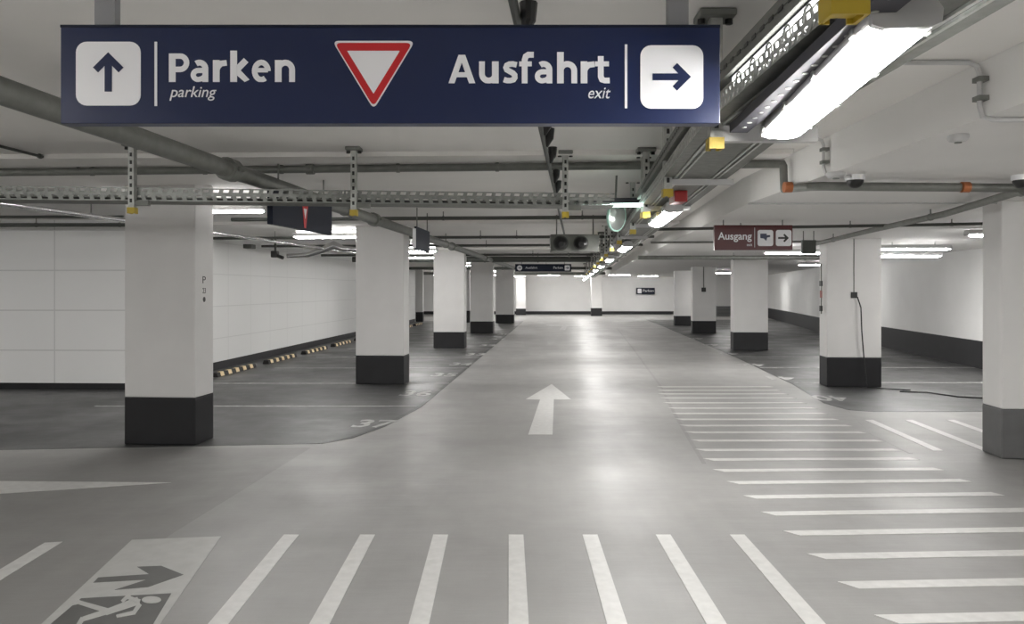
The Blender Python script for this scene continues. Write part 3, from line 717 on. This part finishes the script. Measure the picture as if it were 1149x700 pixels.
def arc(cx, cy, rx, ry, a0, a1, n=12): return [(cx+rx*math.cos(math.radians(a0+(a1-a0)*k/n)), cy+ry*math.sin(math.radians(a0+(a1-a0)*k/n))) for k in range(n+1)]
W_ = 7.2
LET = {
 'P': [([(3.3, 0), (3.3, 32)], W_), ([(3.3, 29.1)]+arc(12, 21.6, 7.4, 7.5, 90, -90)+[(3.3, 14.1)], 5.8)],
 'a': [([(17, 0), (17, 15)]+arc(10.4, 15, 6.6, 6.7, 10, 125), 6.2), ([(17, 12.9), (10, 12.9)]+arc(9.3, 7.8, 5.9, 5.1, 90, 270)+[(13, 3.6), (17, 6.5)], 5.4)],
 'r': [([(3.3, 0), (3.3, 24.5)], W_), ([(3.6, 12.5), (5, 17), (8.5, 20.6), (15, 21.4)], 6)],
 'k': [([(3.3, 0), (3.3, 35)], W_), ([(5.5, 12.5), (17.2, 24.5)], 6.8), ([(5.5, 13.5), (18.3, 0)], 7.2)],
 'e': [([(3.6, 13.2), (18.2, 13.2)], 4.6), (arc(10.8, 12.2, 7.5, 9.6, 0, 305, 24), 5.8)],
 'n': [([(3.3, 0), (3.3, 24.5)], W_), (arc(11.2, 13.8, 7.6, 7.8, 172, 0)+[(18.8, 0)], 6.2)],
 'A': [([(2.6, -1), (13.9, 33)], 6.9), ([(25.8, -1), (14.5, 33)], 7.1), ([(7, 9.6), (21, 9.6)], 5.2)],
 'u': [([(18.3, 0), (18.3, 24.5)], W_), ([(3.3, 24.5)]+arc(10.8, 10.7, 7.5, 7.8, 180, 352), 6.2)],
 's': [([(16.3, 20.6), (12, 21.6), (8, 21.4), (5.2, 20), (4.2, 17.6), (5.2, 15.2), (8.5, 13.3), (12, 11.4), (14, 9.2), (14.2, 6.4), (12.6, 4), (9.2, 2.9), (5.5, 3), (1.8, 4.2)], 5.8)],
 'f': [([(6.2, 0), (6.2, 26), (7.4, 30), (10.4, 32), (16.4, 31.9)], 6.2), ([(0, 21.8), (14.2, 21.8)], 5.2)],
 'h': [([(3.3, 0), (3.3, 35)], W_), (arc(11.2, 13.8, 7.6, 7.8, 172, 0)+[(18.8, 0)], 6.2)],
 't': [([(6.6, 30.5), (6.6, 7.5), (8, 4.2), (11, 2.9), (16.6, 3.2)], 6.2), ([(0, 21.8), (15.8, 21.8)], 5.2)],
}
def write(word, xs, base):
    k0 = SY/F; cnt = 0
    b = MB()
    for ch, x0 in zip(word, xs):
        for pts, w in LET[ch]:
            P = [Vector(q) for q in pts]; n = len(P); A = []; B_ = []
            for i in range(n):
                d0 = (P[i]-P[i-1]).normalized() if i else (P[1]-P[0]).normalized()
                d1 = (P[i+1]-P[i]).normalized() if i < n-1 else d0
                t_ = (d0+d1).normalized(); nn = Vector((-t_.y, t_.x)); c_ = max(.6, nn.dot(Vector((-d0.y, d0.x))))
                A.append(P[i]+nn*(w+.3)/2/c_); B_.append(P[i]-nn*(w+.3)/2/c_)
            off = .0006+.00025*(cnt % 7); cnt += 1
            vs_ = [(sx(x0+q.x, SY), SY-off, sz(base-min(max(q.y, 0), 32 if ch in 'AP' else 99), SY)) for q in A+B_]
            vb_ = [(v[0], SY, v[2]) for v in vs_]
            fs = []
            for i in range(n-1):
                fs += [(i, i+1, n+i+1, n+i), (i, i+1, 2*n+i+1, 2*n+i), (n+i, n+i+1, 3*n+i+1, 3*n+i)]
            fs += [(0, n, 3*n, 2*n), (n-1, 2*n-1, 4*n-1, 3*n-1)]
            b.add(vs_+vb_, fs)
    b.build('lettering', 'signwhite', sg)
write('Parken', (190, 213.5, 239.5, 259, 282.5, 309), 92)
write('Ausfahrt', (504, 537.5, 563.5, 582.5, 599.5, 625.5, 652, 667.5), 93.5)
T('exit', 660, 685, 98.5, 110.5, .25, 0)
def dcl(pts, name, m, th=.002, off=0.):
    MB().prism([(sx(x, SY), SY-off, sz(y, SY)) for x, y in pts], (0, -th, 0)).build(name, m, sg)
dcl([(173.6, 47), (176.4, 47), (176.4, 119), (173.6, 119)], 'divider', 'signwhite')
dcl([(701, 50), (703.8, 50), (703.8, 121.5), (701, 121.5)], 'divider', 'signwhite')
dcl(rrect(85.5, 158, 47, 118.5, 12), 'arrow_tile', 'signwhite')
dcl(rrect(718.5, 789, 51, 122, 12), 'arrow_tile', 'signwhite')
dcl([(122, 59), (139, 76), (133.5, 81.5), (126, 73.8), (126, 103), (118, 103), (118, 73.8), (110.5, 81.5), (105, 76)], 'arrow', 'navy', .002, .002)
def rt(L, cx, cy, s=1.): return L
dcl([(775, 86.5), (759.5, 102), (754.5, 97), (761, 90.3), (732, 90.3), (732, 82.7), (761, 82.7), (754.5, 76), (759.5, 71)], 'arrow', 'navy', .002, .002)
def tri(cx, y0, y1, hw, r):
    # rounded downward triangle
    P = [Vector((cx-hw, y0)), Vector((cx+hw, y0)), Vector((cx, y1))]; out = []
    cen = (P[0]+P[1]+P[2])/3
    for i in range(3):
        a = (P[i-1]-P[i]).normalized(); b = (P[(i+1) % 3]-P[i]).normalized()
        for k in range(6):
            u = k/5; p_ = P[i]+a*r*(1-u)**2+b*r*u**2; out.append((p_.x, p_.y))
    return out
dcl(tri(419.3, 46, 123, 46.5, 8), 'yield_border', 'signwhite', .002)
dcl(tri(419.3, 48.5, 120, 43.5, 7), 'yield_ring', 'signred', .0015, .002)
dcl(tri(419.3, 57.5, 105.5, 29.5, 1), 'yield_centre', 'signwhite', .0015, .0035)

# generic small sign
def small_sign(name, label, c, w, h, m, ang=0., rods=True, top=CEIL, th=.05):
    """c = centre of the front face; ang = turn about z (0 faces the camera)"""
    c = Vector(c); t = thing(name, label, 'sign', c)
    ex = Vector((math.cos(ang), math.sin(ang), 0)); nn = Vector((ex.y, -ex.x, 0))
    P = [c-ex*w/2-EZ*h/2, c+ex*w/2-EZ*h/2, c+ex*w/2+EZ*h/2, c-ex*w/2+EZ*h/2]
    MB().prism(P, -nn*th).build('panel', m, t)
    if rods:
        for k in (-.38, .38):
            p_ = c+ex*w*k-nn*th/2; MB().tube([p_+EZ*h/2, (p_.x, p_.y, top)], .008, 6).build('rod', 'galvdull', t)
    def D(pts, nm_, mm, o=.001):
        MB().prism([c+ex*u+EZ*v+nn*o for u, v in pts], nn*.002).build(nm_, mm, t)
    def TX(body, x0, z0, ww, hh, bold=.01):
        text_on(body, c+ex*x0+EZ*z0+nn*.002, ex, EZ, ww, hh, t, bold=bold, nrm=nn)
    return t, D, TX
# red exit sign
EY = 9.7
cc = Vector((sx(845.5, EY), EY, sz(266.5, EY)))
t, D, TX = small_sign('exit_sign', 'dark red hanging sign reading Ausgang with two white pictogram tiles', cc, sx(889.5, EY)-sx(802, EY), sz(252.5, EY)-sz(280.5, EY), 'maroon', 0, True, SOF)
k_ = EY/F
TX('Ausgang', (805.5-845.5)*k_, (266.5-271.5)*k_, 38*k_, 11*k_, .015)
TX('exit', (838-845.5)*k_, (266.5-276)*k_, 6*k_, 3*k_, .0)
D([(-(845.5-847.4)*k_+x*0, z) for x, z in ((0, 0),)]*0 or [((846.5-845.5)*k_, -11*k_), ((847-845.5)*k_, -11*k_), ((847-845.5)*k_, 11*k_), ((846.5-845.5)*k_, 11*k_)], 'divider', 'signwhite')
for x0, x1 in ((850, 867.5), (870.5, 888)):
    D(rrect((x0-845.5)*k_, (x1-845.5)*k_, -9.5*k_, 8.5*k_, 2.5*k_), 'tile', 'signwhite')
def sc(pts, cx, cz, s): return [(cx+x*s, cz+z*s) for x, z in pts]
arr = [(1, 0), (.2, .8), (-.05, .55), (.3, .18), (-1, .18), (-1, -.18), (.3, -.18), (-.05, -.55), (.2, -.8)]
D(sc(arr, (879-845.5)*k_, -.5*k_, 6*k_), 'arrow', 'blackp', .003)
D(sc([(-1, .8), (.3, .8), (.3, .5), (1, .5), (1, .1), (.4, 0), (.2, -.7), (-.3, -.2), (-1, -.1)], (858.5-845.5)*k_, 0, 5.5*k_), 'pictogram', 'navy', .003)
# far sign over the lane
FY = 27.
cc = Vector((sx(609.5, FY), FY, sz(300.5, FY))); k_ = FY/F
t, D, TX = small_sign('hanging_sign', 'far dark blue sign hanging over the lane before the back wall', cc, 63*k_, 8.6*k_, 'navy2')
cir = [(math.cos(a*math.pi/8), math.sin(a*math.pi/8)) for a in range(16)]
D(sc(cir, -26.5*k_, 0, 3*k_), 'tile', 'signwhite'); D(sc(rrect(-1, 1, -1, 1, .3), 27*k_, 0, 2.9*k_), 'tile', 'signwhite')
D(sc(arr, 27*k_, 0, 1.8*k_), 'arrow', 'navy', .004); D(sc([(x*.8, z*.8) for x, z in arr], -26.5*k_, 0, 1.8*k_), 'arrow', 'navy', .004)
TX('Ausfahrt', -20*k_, -1*k_, 13.5*k_, 2.6*k_, .0); TX('Parken', 11.5*k_, -1*k_, 10.5*k_, 2.6*k_, .0)
# back wall sign
BY = 52.6; cc = Vector((sx(724.5, BY), BY, sz(326.5, BY))); k_ = BY/F
t, D, TX = small_sign('wall_sign', 'small dark blue sign with a white tile on the back wall', cc, 20.5*k_, 7.2*k_, 'navy2', 0, False, th=.15)
D(rrect(-9*k_, -4.6*k_, -2.6*k_, 2.6*k_, .6*k_), 'tile', 'signwhite'); TX('Parken', -3*k_, -1*k_, 12*k_, 2.8*k_, 0)
# lane-parallel sign on the left
a = Vector((-2.06, 6.75, 0)); b = Vector((-1.86, 8.10, 0)); an = math.atan2(b.y-a.y, b.x-a.x)
t, D, TX = small_sign('hanging_sign', 'slanted dark blue sign with a red and white triangle behind the crosswise tray', (a+b)/2+Vector((0, 0, 2.365)), (b-a).length, .30, 'navy2', an)
D([(-.075, .12), (.075, .12), (.02, -.13), (-.02, -.13)], 'yield_ring', 'signred', .001); D([(-.035, .05), (.035, .05), (0, -.045)], 'yield_centre', 'signwhite', .003)
# small plate left of the lane
a = Vector((-1.33, 10.9, 0)); b = Vector((-1.25, 11.9, 0)); an = math.atan2(b.y-a.y, b.x-a.x)
t, D, TX = small_sign('hanging_sign', 'small dark hanging sign seen edge-on above the lane left of the columns', (a+b)/2+Vector((0, 0, 2.37)), (b-a).length, .32, 'navy2', an, th=.03)
MB().box((-1.375, 10.85, 2.23), (-1.335, 10.9, 2.5)).build('edge_strip', 'signwhite', t)
c = U(908, 277, Y=11.5)
t, D, TX = small_sign('hanging_sign', 'small dark grey plate just right of the dark red sign', c, .2, .2, 'darkpipe', 0, True, SOF)

# round mirror
c = U(692.5, 243, Y=7.6); n_ = Vector((.45, -.9, -.1)).normalized(); e1 = Vector((.9, .45, 0)).normalized()*.105; e2 = n_.cross(e1).normalized()*.145
t = thing('round_mirror', 'round mirror with a pale green rim hanging beside the cable tray', 'mirror', c)
def ell(s1, o): return [c+n_*o+e1*s1*math.cos(q*math.pi/14)+e2*s1*math.sin(q*math.pi/14) for q in range(28)]
MB().prism(ell(1., 0), -n_*.03).build('back', 'mirrorrim', t); b = MB(); ra = ell(.9, .001); rb_ = ell(.5, .015); rc = [c+n_*.02]
b.add(ra+rb_+rc, [(i, (i+1) % 28, 28+(i+1) % 28, 28+i) for i in range(28)]+[(28+i, 28+(i+1) % 28, 56) for i in range(28)]); b.build('glass', 'mirror', t, True)
MB().tube([c-n_*.03+e2*.0+Vector((0, 0, .14)), (c.x, c.y+.03, CEIL)], .01, 8).build('hanger_rod', 'galvdull', t)
# red alarm housing on the second lamp
c = U(761, 224.5, Y=5.55)
tag(MB().box(c-Vector((.045, .1, .022)), Vector((c.x+.045, c.y+.1, TZ))).build('alarm_box', 'red', bevel=.006), 'small red box above the second lamp of the lane', 'alarm')
# twin fans
c = U(640, 273, Y=11.9)
t = thing('twin_fan', 'grey ceiling unit with two black funnel openings over the lane', 'fan', c)
MB().box(c+Vector((-.30, .02, -.13)), c+Vector((.44, .3, .14))).build('housing', 'pipe', t, bevel=.01)
for px in (629, 651.5):
    k = U(px, 273, Y=11.9); k.y = c.y
    MB().tube([k+Vector((0, .02, 0)), k+Vector((0, -.06, 0))], [.1, .115], 16).build('ring', 'darkpipe', t, True)
    MB().tube([k+Vector((0, -.061, 0)), k+Vector((0, -.10, -.01)), k+Vector((0, -.14, -.02))], [.10, .085, .04], 16).build('funnel', 'blackp', t, True)
for sx_ in (-.2, .36): MB().tube([c+Vector((sx_, .15, .14)), (c.x+sx_, c.y+.15, CEIL)], .01, 6).build('hanger_rod', 'galvdull', t)
# louvre on the back wall
c = U(814, 352, Y=49)
t = thing('louver_box', 'grey louvered box low between two right columns', 'vent', (c.x, c.y, 0))
MB().box((c.x-.6, 49, .02), (c.x+.6, 49.4, .62)).build('frame', 'louver', t, bevel=.02)
sl = MB()
for k in range(7): sl.box((c.x-.52, 48.97, .08+k*.075), (c.x+.52, 49., .115+k*.075))
sl.build('slats', 'darkpipe', t)

# ================================================================= WORLD, CAMERA, COLOUR
w = bpy.data.worlds.new('World'); bpy.context.scene.world = w; w.use_nodes = True
w.node_tree.nodes['Background'].inputs[0].default_value = (.5, .5, .5, 1); w.node_tree.nodes['Background'].inputs[1].default_value = .05
cam = bpy.data.cameras.new('Camera'); co = bpy.data.objects.new('Camera', cam); C.objects.link(co)
co.location = (0, 0, H); co.rotation_euler = (math.pi/2, 0, 0)
cam.sensor_fit = 'HORIZONTAL'; cam.sensor_width = 36; cam.lens = 36*F/1149; cam.shift_y = -25/1149; cam.clip_start = .05; cam.clip_end = 200
sc_ = bpy.context.scene; sc_.camera = co
sc_.cycles.diffuse_bounces = 6
vs = sc_.view_settings; vs.view_transform = 'Standard'; vs.look = 'None'; vs.gamma = 1; vs.use_curve_mapping = False; vs.exposure = 2.5
